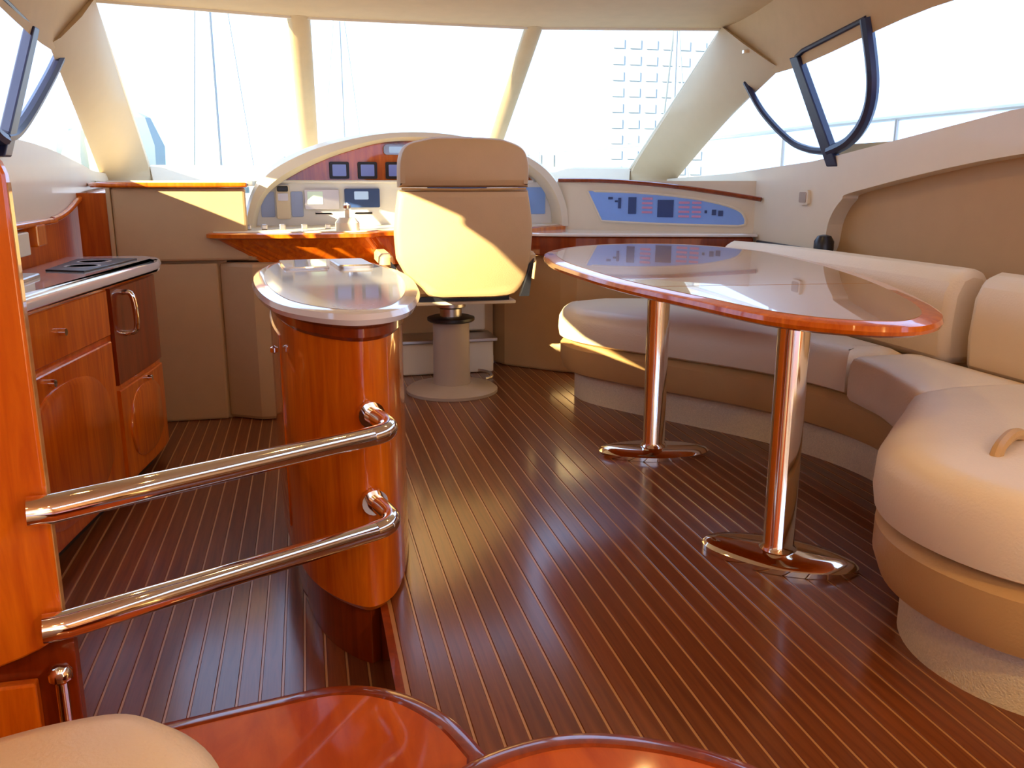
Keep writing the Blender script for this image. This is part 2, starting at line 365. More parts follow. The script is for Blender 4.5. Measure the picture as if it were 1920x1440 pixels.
struct('wall_port_sun_block', MB().prism_x([(-1.2,1.32),(1.2,1.32)] + [(y, z) for y, z in PORT_TOP if y < 3] + [(2.8,1.72),(-1.2,1.72)], -1.06, -0.98), 'head', 'unseen tan side panel shaped to block sun aft of the port window', 'wall', smooth=False)  # panel added out of view to keep sun off the sofa
def frames(parent, pts, xs, xt):
    def P(y, z): return (xs+(xt-xs)*min(1,max(0,(z-1.12)/0.55)), y, z)
    obj('mullion', MB().loft([[ (P(y,z)[0]+dx, y+dy, z) for dx, dy in ((-0.02,-w),(0.02,-w),(0.02,w),(-0.02,w))] for y, z, w in pts['post']]), 'navy', parent, smooth=False, bevel=0.006)
    for nm in ('fore_arc', 'aft_arc'):
        path = cat([P(*p) for p in pts[nm]], 8)
        obj('curved_frame', MB().tube(path, [pts['r'+nm]]*len(path), 8), 'navy', parent)
    obj('head_bar', MB().tube([P(*p) for p in pts['head']], 0.012, 8), 'navy', parent)
frames(sw, dict(post=[(3.86,1.62,0.035),(3.63,1.12,0.042)], fore_arc=[(4.36,1.56),(4.22,1.40),(4.0,1.255),(3.84,1.205),(3.70,1.19)], aft_arc=[(3.33,1.70),(3.31,1.46),(3.37,1.32),(3.50,1.23),(3.66,1.19)], rfore_arc=0.017, raft_arc=0.026, head=[(3.86,1.62),(3.80,1.64),(3.33,1.70)]), 2.375, 2.265)
frames(sp, dict(post=[(3.80,1.62,0.035),(3.56,1.14,0.042)], fore_arc=[(4.22,1.58),(4.08,1.47),(3.84,1.31),(3.68,1.23),(3.56,1.21)], aft_arc=[(3.25,1.68),(3.23,1.46),(3.29,1.32),(3.42,1.23),(3.56,1.20)], rfore_arc=0.024, raft_arc=0.026, head=[(4.22,1.58),(4.0,1.61),(3.80,1.62),(3.25,1.68)]), -1.055, -0.955)

# ================================================================== THINGS
# --- dinette table
def reflect_tilt(o):          # table top tilted by hand so it mirrors more of the windows
    for v in o.data.vertices: v.co.z += v.co.y * math.tan(math.radians(1.3)) - 0.008
tab_out = cat([(0.935,3.30),(1.02,3.66),(1.27,3.90),(1.56,3.95),(1.82,3.82),(1.965,3.50),(1.965,3.05),(1.85,2.50),(1.65,1.99),(1.47,1.80),(1.30,1.82),(1.15,1.98),(1.06,2.29),(0.975,2.65),(0.94,2.98)], 7, True)
t = thing('dinette_table', 'oval glossy cherry dinette table on two chrome pedestals before the cream sofa', 'table', (1.28, 2.57, 0))
obj('table_rim', MB().puff(tab_out, [(0.02,0.706),(0.0,0.714),(-0.004,0.724),(0.0,0.736),(0.012,0.741)]), 'cherry', t)
for o_ in [ch for ch in bpy.data.objects if ch.parent == t]: reflect_tilt(o_)
inn = inset(tab_out, 0.05); sl = lambda p: p[1] - (2.50 - 0.09*(p[0]-1.3))
for nm, f in (('forward', lambda p: sl(p)-0.004), ('aft', lambda p: -sl(p)-0.004)):
    o = obj('table_leaf', MB().prism(clip(inn, f), 0.735, 0.7425), 'maple', t, smooth=False); reflect_tilt(o)
for lx, ly, rot in ((1.268, 2.065, math.radians(-42)), (1.30, 3.07, math.radians(-12))):
    leg = obj('leg', MB().lathe((lx,ly,0), [(0.055,0.03),(0.05,0.04),(0.043,0.05),(0.043,0.67),(0.05,0.675),(0.10,0.685),(0.10,0.692 if ly < 2.5 else 0.712)], 32), 'chrome', t)
    pl = [(lx + u*math.cos(rot) - w*math.sin(rot), ly + u*math.sin(rot) + w*math.cos(rot)) for u, w in cat([(0.22,0.0),(0.16,0.075),(0.0,0.115),(-0.16,0.075),(-0.22,0.0),(-0.16,-0.075),(0.0,-0.115),(0.16,-0.075)], 6, True)]
    obj('base_plate', MB().puff(pl, [(0.0,0.001),(0.0,0.016),(0.012,0.026),(0.05,0.034)]), 'chrome', leg)

# --- curved sofa
INN = [(1.27,4.25),(1.20,4.08),(1.22,3.88),(1.34,3.66),(1.53,3.38),(1.74,3.05),(1.85,2.72),(1.84,2.42),(1.70,2.14),(1.45,1.88),(1.27,1.68),(1.21,1.47),(1.27,1.25),(1.45,1.09),(1.75,0.99),(2.17,0.96)]
inn_c = cat(INN, 6)
s = thing('curved_sofa', 'curved cream leather sofa wrapping round the dinette table', 'sofa', (1.9, 2.6, 0))
whole = inn_c + [(2.36,0.96),(2.36,4.22),(1.9,4.36),(1.42,4.38)]
obj('plinth', MB().puff(whole, [(0.085,0.0),(0.085,0.135)]), 'plinth', s)
obj('base_band', MB().puff(whole, [(0.06,0.135),(0.03,0.15),(0.012,0.20),(0.012,0.27),(0.03,0.292),(0.05,0.298)]), 'sofadark', s)  # band painted darker, shade below the cushions put into its colour
BK = cat([(1.5,4.34),(1.85,4.22),(2.04,3.92),(2.10,3.5),(2.12,2.9),(2.12,2.2),(2.12,0.96)], 8)
def seg(c, f): return [p for p in c if f(p)]
def cushion(poly, z0, z1, nm='seat_cushion', k=1.0):
    return obj(nm, MB().puff(poly, [(0.03*k,z0),(0.006*k,z0+0.012),(0.0,z0+0.05),(0.004*k,z1-0.055),(0.022*k,z1-0.022),(0.05*k,z1-0.004),(0.08*k,z1+0.002)]), 'sofa', s)
iA = [p for p in inn_c if p[1] > 2.66]; bA = [p for p in BK if p[1] > 2.66]
cushion(iA + bA[::-1], 0.30, 0.46)
iB = [p for p in inn_c if 2.13 < p[1] < 2.66]; bB = [p for p in BK if 2.13 < p[1] < 2.66]
iBk = [iB[0]] + iB[1:]
def rpoly(P, r, n=4):      # polygon with rounded corners
    out = []
    for i, p in enumerate(P):
        p = Vector(p); u = (Vector(P[i-1])-p).normalized()*r; w = (Vector(P[(i+1)%len(P)])-p).normalized()*r
        for k in range(n+1):
            q = k/n; out.append(tuple((p+u)*(1-q)**2 + p*2*q*(1-q) + (p+w)*q*q))
    return out
bp0 = rpoly([(1.838,2.648),(1.806,2.40),(1.70,2.09),(1.90,2.06),(2.115,2.06),(2.115,2.648)], 0.045, 6); bc = (1.95, 2.36)
obj('seat_cushion', MB().loft([[(bc[0]+(x-bc[0])*k, bc[1]+(y-bc[1])*k, z) for x, y in bp0] for k, z in ((0.96,0.30),(0.995,0.312),(1.0,0.34),(1.0,0.39),(0.985,0.425),(0.95,0.445),(0.88,0.456),(0.7,0.462),(0.35,0.466),(0.03,0.467))]), 'sofa', s)
iC = [p for p in inn_c if p[1] < 2.12]
cushion(iC + [(2.14,0.98),(2.14,1.5),(2.14,2.10),(1.95,2.13),(1.8,2.13)], 0.30, 0.475)
SECT = [(0.0,0.43),(-0.01,0.55),(0.0,0.68),(0.03,0.745),(0.08,0.765),(0.14,0.755),(0.17,0.70),(0.17,0.43)]
obj('back_cushion', MB().sweep([p for p in BK if p[1] > 2.43 and p[1] < 4.02], SECT), 'sofa', s, bevel=0.03)
obj('back_cushion', MB().sweep([(2.12,2.41),(2.12,2.2),(2.12,1.8),(2.12,1.4),(2.12,0.96)], SECT), 'sofa', s, bevel=0.03)
obj('pull_strap', MB().tube(cat([(1.42,1.49,0.468),(1.45,1.51,0.492),(1.53,1.56,0.498),(1.62,1.61,0.468)],6), 0.014, 8), 'sofadark', s)

# --- galley island
isl_out = cat([(0.13,1.965),(0.02,2.02),(-0.085,2.22),(-0.15,2.6),(-0.165,3.0),(-0.11,3.32),(0.04,3.42),(0.2,3.32),(0.295,2.95),(0.305,2.5),(0.235,2.09)], 7, True)
bod = inset(isl_out, 0.045)
t = thing('galley_island', 'cherry galley island with rounded end and pale worktop', 'island unit', (0.08, 2.7, G))
obj('body', MB().puff(bod, [(0.012,0.0),(0.0,0.015),(0.0,0.69)]), 'cherry', t)
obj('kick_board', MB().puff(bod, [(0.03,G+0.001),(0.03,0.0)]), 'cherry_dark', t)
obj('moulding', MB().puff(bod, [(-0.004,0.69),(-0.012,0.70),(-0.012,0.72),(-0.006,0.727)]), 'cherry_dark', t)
obj('worktop_edge', MB().puff(isl_out, [(0.02,0.727),(0.0,0.734),(-0.006,0.747),(0.0,0.76),(0.016,0.765)]), 'edge', t)
obj('worktop', MB().puff(isl_out, [(0.03,0.758),(0.032,0.7665)]), 'counter', t)
# left side door following the curved body
path = [p for p in bod if p[0] < -0.02 and 2.4 < p[1] < 3.1]
path.sort(key=lambda p: p[1])
dr = obj('door', MB().sweep(path, [(-0.004,0.08),(0.004,0.08),(0.004,0.64),(-0.004,0.64)]), 'cherry', t)
kp = min(path, key=lambda p: abs(p[1]-2.45))
obj('knob', MB().lathe((kp[0]-0.018,kp[1],0.60), [(0.0,-0.012),(0.011,-0.006),(0.011,0.006),(0.0,0.012)], 10), 'chrome', dr)
# things let into / lying on the worktop
def plate(name, x0, x1, y0, y1, z0, z1, m, label, cat_, rot=0, r=0.02):
    cx, cy = (x0+x1)/2, (y0+y1)/2
    poly = [(cx+(x-cx)*math.cos(rot)-(y-cy)*math.sin(rot), cy+(x-cx)*math.sin(rot)+(y-cy)*math.cos(rot)) for x, y in rrect(x0,x1,y0,y1,r)]
    return tag(obj(name, MB().puff(poly, [(0,z0),(0,z1-0.004),(0.004,z1)]), m, origin=(cx,cy,z0)), label, cat_)
plate('sink_lid', -0.09, 0.06, 2.98, 3.28, 0.7667, 0.775, 'edge', 'white flush sink lid let into the island worktop', 'lid', 0.1)
plate('metal_tray', 0.09, 0.21, 2.98, 3.24, 0.7667, 0.779, 'steel', 'grey metal tray beside the sink lid on the island', 'tray', 0.1)

# --- handrails between end panel and island
for k, (z0, z1, y1, lab) in enumerate(((0.600,0.515,2.008,'upper polished steel handrail from wooden panel to island'), (0.420,0.296,2.008,'lower polished steel handrail from wooden panel to island'))):
    t = thing('handrail', lab, 'handrail', (-0.39, 1.285, z0), 'handrails guarding the galley steps')
    pth = [(-0.40,1.2625,z0+0.001),(-0.375,1.268,z0)] + [(-0.375+0.485*q, 1.268+0.544*q, z0+(z1-z0)*q) for q in (0.25,0.5,0.75,1.0)] + cat([(0.11,1.812,z1),(0.145,1.84,z1),(0.158,1.88,z1),(0.15,1.93,z1),(0.127,2.008,z1)], 6)[1:]
    obj('tube', MB().tube(pth, 0.0215, 18), 'chrome', t)
    obj('flange', MB().tube([(0.130,1.99,z1),(0.127,2.007,z1)], 0.032, 18), 'chrome', t)

# --- tall end panel at left
t = thing('end_panel', 'tall orange cherry end panel carrying the two handrails', 'panel', (-0.6, 1.30, G))
ex = -0.380
obj('board', MB().prism_y([(ex,0.40),(ex,0.7),(ex,1.06)] + cat([(ex,1.06),(ex-0.012,1.085),(ex-0.05,1.095)],3)[1:] + [(-0.90,1.10),(-0.90,0.30)] + cat([(-0.90,0.30),(-0.60,0.325),(-0.44,0.365),(ex,0.40)],4)[1:-1], 1.285, 1.307), 'cherry', t, bevel=0.004)
obj('edge_highlight', MB().box(ex-0.004, ex+0.0015, 1.289, 1.303, 0.42, 1.05), 'maple', t, smooth=False)  # paler strip standing in for the highlight along the board's edge
obj('base_board', MB().box(-0.90, -0.385, 1.345, 1.365, G, 0.37), 'cherry_dark', t, smooth=False)
obj('kick_panel', MB().box(-0.90, -0.44, 1.322, 1.344, G, 0.30), 'cherry', t, smooth=False, bevel=0.004)
dx, dy, dz = -0.40, 1.312, 0.121
t = thing('door_stop', 'small chrome door stop post beside the end panel', 'door stop', (dx, dy, dz))
obj('stem', MB().lathe((dx,dy,dz), [(0.02,0),(0.02,0.008),(0.009,0.014),(0.009,0.185)], 16), 'chrome', t)
obj('cap', MB().lathe((dx,dy,dz), [(0.009,0.183),(0.017,0.19),(0.017,0.202),(0.012,0.21),(0.003,0.212)], 16), 'chrome', t)

# --- galley cabinet run, its face bowing away to port
face = cat([(-0.90,1.62),(-0.89,2.2),(-0.82,2.8),(-0.735,3.4),(-0.672,3.85),(-0.66,4.02)], 8)
def fx(y):
    for (xa, ya), (xb, yb) in zip(face, face[1:]):
        if ya <= y <= yb: return xa + (xb-xa)*(y-ya)/(yb-ya)
    return face[-1][0]
WALLX = PX + 0.0
t = thing('galley_cabinet', 'dark glossy cherry galley cabinet with drawers and panelled doors', 'cabinet', (-0.86, 3.0, G))
obj('carcass', MB().prism([p for p in face] + cat([(-0.66,4.02),(-0.70,4.11),(-0.78,4.15),(-0.90,4.155)],4)[1:] + [(WALLX,4.155),(WALLX,1.62)], G+0.06, 0.68), 'cherry', t)
obj('toe_kick', MB().prism([(x-0.05,y) for x, y in face] + [(WALLX,4.02),(WALLX,1.62)], G, G+0.062), 'black', t, smooth=False)
def front(nm, y0, y1, z0, z1, m='cherry', th=0.016):
    n = 8; path = [(fx(y0+(y1-y0)*k/n), y0+(y1-y0)*k/n) for k in range(n+1)]
    return obj(nm, MB().sweep(path, [(0.004,z0),(-th+0.004,z0),(-th,z0+0.004),(-th,z1-0.004),(-th+0.004,z1),(0.004,z1)]), m, t, smooth=False)
def knob(d, y, z, r=0.012): obj('knob', MB().tube([(fx(y)+0.012,y,z),(fx(y)+0.036,y-0.004,z)], r, 12), 'chrome', d)
def arch(d, y0, y1, z0, z1, th):
    # raised oval field following the bowed front
    n = 14; rings = []
    for k in range(n+1):
        q = -0.999+1.998*k/n; y = (y0+y1)/2 + (y1-y0)/2*q; h = math.sqrt(max(0.0, 1-abs(q)**2.6)); zm = z0 + (z1-z0)*0.5; hh = (z1-z0)/2*max(h, 0.03)
        x = fx(y); rings.append([(x+0.01,y,zm-hh),(x+th-0.006,y,zm-hh),(x+th,y,zm-hh*0.9),(x+th,y,zm+hh*0.9),(x+th-0.006,y,zm+hh),(x+0.01,y,zm+hh)])
    obj('raised_panel', MB().loft(rings), 'cherry', d)
for y0, y1 in ((1.68,2.52),(2.56,3.40)):
    d = front('drawer', y0, y1, 0.50, 0.668); knob(d, (y0+y1)/2, 0.585)
    d = front('door', y0, y1, G+0.08, 0.478); arch(d, y0+0.06, y1-0.06, G+0.12, 0.42, 0.026); knob(d, y0+0.3, 0.445)
d = front('oven_door', 3.44, 3.98, 0.30, 0.668, 'cherry_dark')
hxx = fx(3.56)
obj('handle', MB().tube(cat([(hxx+0.014,3.56,0.64),(hxx+0.05,3.56,0.625),(hxx+0.055,3.56,0.50),(hxx+0.014,3.56,0.48)],5), 0.011, 10), 'chrome', d)
d = front('door', 3.44, 3.98, G+0.08, 0.28); arch(d, 3.5, 3.92, G+0.12, 0.25, 0.024); knob(d, 3.75, 0.262, 0.011)
ct = [(WALLX+0.01,1.60)] + [(x+0.042,y) for x, y in face[:-2]] + cat([(-0.622,3.96),(-0.63,4.07),(-0.70,4.17),(-0.80,4.20),(-0.92,4.205)],5) + [(WALLX+0.01,4.205)]
t = thing('galley_worktop', 'pale stone galley worktop with thick white rounded edge', 'worktop', (-0.86, 3.0, 0.68))
obj('edge', MB().puff(ct, [(0.014,0.682),(0.0,0.692),(-0.004,0.708),(0.0,0.722),(0.014,0.73)]), 'edge', t)
obj('surface', MB().puff(ct, [(0.035,0.725),(0.038,0.7315)]), 'counter', t)
t = thing('hob', 'black glass hob let into the galley worktop', 'hob', (-0.82, 3.72, 0.7318))
obj('glass_plate', MB().prism([(-0.94,3.5),(-0.79,3.42),(-0.70,3.95),(-0.94,3.98)], 0.7318, 0.738), 'black', t, bevel=0.002)
for y in (3.62, 3.82): obj('burner_ring', MB().lathe((-0.84,y,0.738), [(0.065,0),(0.065,0.001),(0.055,0.001),(0.055,0)], 24), 'steel', t)
plate('serving_tray', -1.02, -0.90, 2.5, 3.3, 0.732, 0.745, 'steel', 'long grey tray lying on the galley worktop', 'tray')
t = thing('wall_socket_box', 'cream socket box with small wooden bracket on port wall', 'socket box', (PX, 3.62, 0.80))
obj('box', MB().box(PX-0.05, PX+0.02, 3.55, 3.72, 0.775, 0.865), 'white', t, smooth=False, bevel=0.006)
obj('bracket', MB().box(PX-0.05, PX+0.03, 3.80, 3.92, 0.80, 0.885), 'cherry', t, smooth=False, bevel=0.006)

# --- helm console
t = thing('helm_console', 'arched cream helm console with instruments behind the helm chair', 'console', (0.6, 5.1, 0))
outer = cat([(-0.335,0.80),(-0.315,0.89),(-0.265,1.02),(-0.17,1.135),(0.03,1.235),(0.25,1.295),(0.48,1.328),(0.74,1.330),(0.98,1.295),(1.2,1.235),(1.36,1.155),(1.46,1.05),(1.515,0.92),(1.53,0.80)], 4)
inner = cat([(-0.265,0.80),(-0.25,0.88),(-0.20,0.98),(-0.10,1.06),(0.08,1.155),(0.27,1.225),(0.48,1.275),(0.74,1.280),(0.97,1.25),(1.15,1.195),(1.29,1.115),(1.385,1.02),(1.44,0.91),(1.455,0.80)], 4)
rings = []
for (ox, oz), (ix, iz) in zip(outer, inner):
    o_, i_ = Vector((ox, 0, oz)), Vector((ix, 0, iz)); mid = o_.lerp(i_, 0.5)
    rings.append([(ox, 5.02, oz), tuple(o_.lerp(i_,0.25)+Vector((0,4.965,0))), tuple(o_.lerp(i_,0.75)+Vector((0,4.965,0))), (ix, 5.0, iz), (ix, 5.5, iz), (ox, 5.55, oz)])
obj('hood', MB().loft(rings), 'white', t)
inpoly = [(x, z) for x, z in inner]
obj('back_shell', MB().prism_y([(x, z) for x, z in outer], 5.5, 5.55), 'white', t, smooth=False)
fl_ = obj('lower_fascia', MB().prism_y(clip(inpoly, lambda p: 1.052-p[1]), 5.12, 5.16), 'fascia', t, smooth=False)
fu = obj('upper_fascia', MB().prism_y(clip(inpoly, lambda p: p[1]-1.056), 5.20, 5.24), 'cherry', t, smooth=False)
obj('fascia_ledge', MB().box(-0.12, 1.33, 5.09, 5.24, 1.046, 1.062), 'fascia', t, smooth=False, bevel=0.006)
def inst(parent, nm, x0, x1, z0, z1, y, m, d=0.02, ring=None, r=0.008):
    o = obj(nm, MB().prism_y(rrect(x0,x1,z0,z1,r,3), y-d, y), m, parent, smooth=False, bevel=0.002)
    if ring:
        a, b, c_, e, m2 = ring
        obj('display', MB().prism_y(rrect(a,b,c_,e,0.004,2), y-d-0.003, y-d+0.001), m2, o, smooth=False)
    return o
for x in (0.15, 0.31, 0.47, 0.86, 1.02): inst(fu, 'gauge', x, x+0.112, 1.07, 1.165, 5.20, 'black', 0.014, (x+0.018, x+0.095, 1.085, 1.15, 'screen'))
inst(fu, 'compass_bezel', 0.46, 0.60, 1.205, 1.262, 5.20, 'paleblue', 0.05, (0.49,0.57,1.215,1.25,'screen2'), 0.02)
inst(fl_, 'side_panel', -0.235, -0.16, 0.86, 1.0, 5.12, 'paleblue', 0.006)
inst(fl_, 'side_panel', -0.07, -0.005, 0.86, 1.0, 5.12, 'paleblue', 0.006)
h = inst(fl_, 'radio', -0.15, -0.075, 0.85, 1.035, 5.12, 'white', 0.03, (-0.14,-0.085,0.95,0.99,'steel'))
obj('handset', MB().box(-0.142, -0.083, 5.06, 5.092, 1.0, 1.03), 'black', h, smooth=False, bevel=0.006)
inst(fl_, 'chart_plotter', 0.004, 0.196, 0.90, 1.012, 5.12, 'steel', 0.02, (0.02,0.105,0.93,1.0,'lcd'))
inst(fl_, 'autopilot_display', 0.226, 0.424, 0.91, 1.016, 5.12, 'darkblue', 0.02, (0.28,0.36,0.955,1.0,'screen2'))
inst(fl_, 'vent_slot', 0.06, 0.15, 0.872, 0.884, 5.12, 'steel', 0.006)
inst(fl_, 'vent_slot', 0.28, 0.38, 0.872, 0.884, 5.12, 'steel', 0.006)
inst(fl_, 'chart_plotter', 0.70, 1.05, 0.87, 1.03, 5.12, 'darkblue', 0.02, (0.74,0.95,0.90,1.01,'screen2'))
inst(fl_, 'engine_panel', 1.24, 1.41, 0.865, 1.022, 5.12, 'blue', 0.01)
inst(fl_, 'engine_switch', 1.245, 1.285, 0.87, 0.94, 5.11, 'black', 0.03)
ledge = cat([(-0.48,4.575),(-0.41,4.51),(-0.1,4.44),(0.30,4.45),(0.42,4.56),(0.9,4.57),(1.19,4.62)],5) + [(1.22,4.72),(1.5,4.98),(1.5,5.4),(-0.33,5.4),(-0.42,4.9)]
obj('ledge_edge', MB().puff(ledge, [(0.02,0.775),(0.0,0.782),(0.0,0.80),(0.012,0.806)]), 'cherry', t)
obj('ledge_top', MB().puff(ledge, [(0.03,0.80),(0.03,0.812)]), 'white', t)
u1 = inset(ledge, 0.04)
u2 = [(x*0.80+0.16, max(y, 4.60)) for x, y in u1]
obj('sloping_apron', MB().loft([[(x,y,0.777) for x,y in u1], [(x,y,0.63) for x,y in u2]]), 'cherry', t, smooth=False)
for x in (-0.30,-0.22,-0.13,-0.02,0.1): obj('toggle_switch', MB().box(x, x+0.03, 4.68, 4.71, 0.811, 0.84), 'steel', t, smooth=False, bevel=0.005)
# throttle box
t2 = obj('throttle_housing', MB().puff(rrect(0.15,0.27,4.50,4.62,0.03), [(0,0.812),(0.0,0.85),(0.02,0.875)]), 'white', t)
obj('lever', MB().tube([(0.21,4.56,0.86),(0.21,4.54,0.93)], 0.012, 8), 'white', t2)
obj('lever_knob', MB().lathe((0.21,4.538,0.93), [(0.004,-0.02),(0.02,-0.008),(0.02,0.008),(0.004,0.02)], 12), 'chrome', t2)

# --- helm base cabinets
obj('base_cabinet', MB().prism([(-0.445,4.66),(-0.43,4.63),(-0.27,4.53),(0.12,4.53),(0.40,4.93),(0.40,5.3),(-0.445,5.3)], G, 0.655), 'tan', t, smooth=False, bevel=0.02)
obj('top_pad', MB().prism([(-0.445,4.66),(-0.43,4.64),(-0.27,4.585),(0.12,4.585),(0.40,4.93),(0.40,5.3),(-0.445,5.3)], 0.662, 0.776), 'tan', t, smooth=False, bevel=0.02)
obj('knee_panel', MB().box(0.40, 1.05, 4.95, 5.0, 0.0, 0.60), 'tan', t, smooth=False)
obj('skirting', MB().box(0.40, 1.05, 4.935, 4.952, 0.0, 0.05), 'white', t, smooth=False)
t = thing('helm_footrest', 'pale grey footrest step behind the helm chair pedestal', 'footrest', (0.72, 4.8, 0))
obj('box', MB().box(0.42, 1.0, 4.70, 4.93, 0.001, 0.18), 'white', t, smooth=False, bevel=0.01)
obj('tread', MB().box(0.40, 1.02, 4.68, 4.94, 0.18, 0.20), 'steel', t, smooth=False, bevel=0.004)
obj('upright_pad', MB().box(0.80, 0.995, 4.905, 4.945, 0.21, 0.46), 'white', t, smooth=False, bevel=0.01)
t = thing('starboard_console', 'starboard console of tan base, dark cherry ledge and blue switch panel', 'console', (1.7, 4.8, 0))
obj('base_cabinet', MB().prism([(1.05,4.99),(1.10,4.86),(1.36,4.60),(1.44,4.55),(1.75,4.50),(2.3,4.40),(2.3,5.3),(1.05,5.3)], 0.0, 0.655), 'tan', t, smooth=False, bevel=0.015)
lp = [(1.17,4.68),(1.24,4.60),(1.42,4.52),(1.8,4.42),(2.34,4.27),(2.34,5.2),(1.3,5.2),(1.19,4.9)]
obj('ledge_fascia', MB().prism(lp, 0.657, 0.765), 'cherry_dark', t, smooth=False, bevel=0.01)
obj('ledge_top', MB().puff(inset(lp,-0.012), [(0,0.766),(0,0.776),(0.006,0.782)]), 'edge', t, smooth=False)
obj('black_edging', MB().tube([(2.352,4.25,0.74),(2.352,3.9,0.735),(2.352,3.66,0.73)], 0.010, 8), 'black', t)
tag(obj('winch_knob', MB().lathe((2.33,3.60,0.735), [(0.035,0),(0.045,0.01),(0.045,0.05),(0.03,0.075),(0.008,0.08)], 18), 'black', origin=(2.33,3.60,0.735)), 'round black knob at the corner of the starboard coaming', 'knob')

# --- starboard dash with blue switch panel (plane from A to B)
A0 = Vector((1.47, 5.0, 0)); B0 = Vector((2.365, 4.315, 0)); D = (B0-A0).normalized(); Nn = Vector((D.y, -D.x, 0))
def onp(sv, z, o=0.0): 
    p = A0 + D*sv + Nn*o; return (p.x, p.y, z)
def pl(poly, o0, o1): return MB().loft([[onp(a, z, o0) for a, z in poly], [onp(a, z, o1) for a, z in poly]])
obj('dash_face', pl([(-0.02,0.782),(1.13,0.782),(1.13,1.05),(-0.02,1.055)], -0.05, 0.0), 'white', t, smooth=False)
bp_ = cat([(0.26,0.832),(0.6,0.822),(1.04,0.818)],3) + cat([(1.075,0.825),(1.075,0.86),(1.035,0.905),(0.9,0.945),(0.7,0.975),(0.45,0.995),(0.17,1.002)],4) 
sp_ = obj('switch_panel', pl(bp_, 0.0, 0.008), 'blue', t, smooth=False)
obj('panel_bezel', MB().tube([onp(a, z, 0.006) for a, z in bp_ + bp_[:1]], 0.007, 6), 'white', sp_)
def sw_(a0, a1, z0, z1, m): obj('switch', pl([(a0,z0),(a1,z0),(a1,z1),(a0,z1)], 0.008, 0.014), m, sp_, smooth=False)
sw_(0.30,0.325,0.955,0.968,'darkblue'); sw_(0.36,0.375,0.905,0.965,'darkblue'); sw_(0.34,0.356,0.94,0.95,'darkblue'); sw_(0.42,0.465,0.875,0.968,'darkblue')
for z in (0.88,0.905,0.93,0.955): sw_(0.50,0.56,z,z+0.012,'pink')
sw_(0.59,0.68,0.86,0.955,'darkblue')
for z in (0.86,0.885,0.91,0.935): sw_(0.71,0.77,z,z+0.012,'pink'); sw_(0.785,0.835,z,z+0.012,'pink')
sw_(0.855,0.868,0.885,0.90,'darkblue'); sw_(0.895,0.918,0.875,0.905,'darkblue'); sw_(0.93,0.955,0.87,0.90,'darkblue')
obj('grab_rail', MB().tube(cat([onp(-0.01,1.062,0.0),onp(0.3,1.058,0.02),onp(0.62,1.035,0.03),onp(0.9,1.0,0.03),(2.352,4.24,0.962)],6), 0.012, 8), 'cherry_dark', t)
t = thing('air_vent', 'small square brown vent on the starboard coaming', 'vent', (2.352, 3.83, 0.98), 'small square coaming vents')
obj('frame', MB().prism_x(rrect(3.79,3.875,0.945,1.015,0.012), 2.346, 2.361), 'white', t, smooth=False)
obj('grille', MB().prism_x(rrect(3.803,3.862,0.955,1.005,0.008), 2.343, 2.348), 'greypaint', t, smooth=False)
t = thing('air_vent', 'small square brown vent on the port coaming near the end panel', 'vent', (PX, 3.32, 1.03), 'small square coaming vents')
obj('frame', MB().prism_x(rrect(3.28,3.38,0.985,1.075,0.012), PX-0.001, PX+0.012), 'white', t, smooth=False)
obj('grille', MB().prism_x(rrect(3.295,3.365,1.01,1.065,0.008), PX+0.011, PX+0.016), 'greypaint', t, smooth=False)

# --- helm chair
hx, hy = 0.725, 4.30
t = thing('helm_chair', 'tan leather helm chair on a round pedestal, seen from behind', 'chair', (hx, hy, 0))
obj('base', MB().lathe((hx-0.03,hy,0), [(0.235,0.001),(0.235,0.016),(0.22,0.028),(0.11,0.036),(0.10,0.045)], 40), 'greypaint', t)
obj('pedestal', MB().lathe((hx-0.03,hy,0), [(0.095,0.03),(0.092,0.37)], 32), 'greypaint', t)
obj('collar', MB().lathe((hx-0.03,hy,0), [(0.112,0.365),(0.12,0.372),(0.12,0.385),(0.1,0.392)], 32), 'black', t)
obj('post', MB().lathe((hx-0.03,hy,0), [(0.055,0.385),(0.055,0.43),(0.075,0.44),(0.075,0.462)], 28), 'steel', t)
obj('swivel_plate', MB().box(hx-0.225, hx+0.28, hy-0.12, hy+0.3, 0.462, 0.478), 'white', t, smooth=False, bevel=0.004)
obj('slide_rail', MB().box(hx-0.20, hx+0.25, hy-0.10, hy+0.3, 0.478, 0.502), 'black', t, smooth=False)
obj('seat', MB().puff(rrect(hx-0.27,hx+0.30,hy-0.11,hy+0.42,0.07), [(0.02,0.502),(0.0,0.52),(0.0,0.60),(0.02,0.63),(0.06,0.64)]), 'chairleather', t)
def backpad(nm, outline, y0, y1, lean):
    rr = [(0.03, y0), (0.008, y0+0.012), (0.0, y0+0.035), (0.0, y1-0.035), (0.008, y1-0.012), (0.03, y1)]
    rings = [[(x, y - lean*(z-0.55), z) for x, z in inset(outline, o)] for o, y in rr]
    return obj(nm, MB().loft(rings), 'chairleather', t)
xl, xr = hx-0.31, hx+0.315
lowo = cat([(xl+0.01,1.015),(xl-0.012,0.85),(xl-0.005,0.70)],4) + cat([(xl+0.03,0.63),(xl+0.11,0.56),(xl+0.16,0.515),(xl+0.3,0.508),(xr-0.1,0.512),(xr-0.03,0.56),(xr+0.005,0.64)],3)[:-1] + cat([(xr+0.014,0.70),(xr+0.02,0.85),(xr-0.005,1.015)],4)
topo = cat([(xr-0.005,1.028),(xr-0.004,1.13),(xr-0.03,1.20),(xr-0.10,1.235),(hx+0.12,1.25),(hx-0.1,1.252),(xl+0.12,1.24),(xl+0.045,1.215),(xl+0.012,1.15),(xl+0.008,1.028)],5)
backpad('backrest', lowo, hy-0.24, hy-0.12, 0.06)
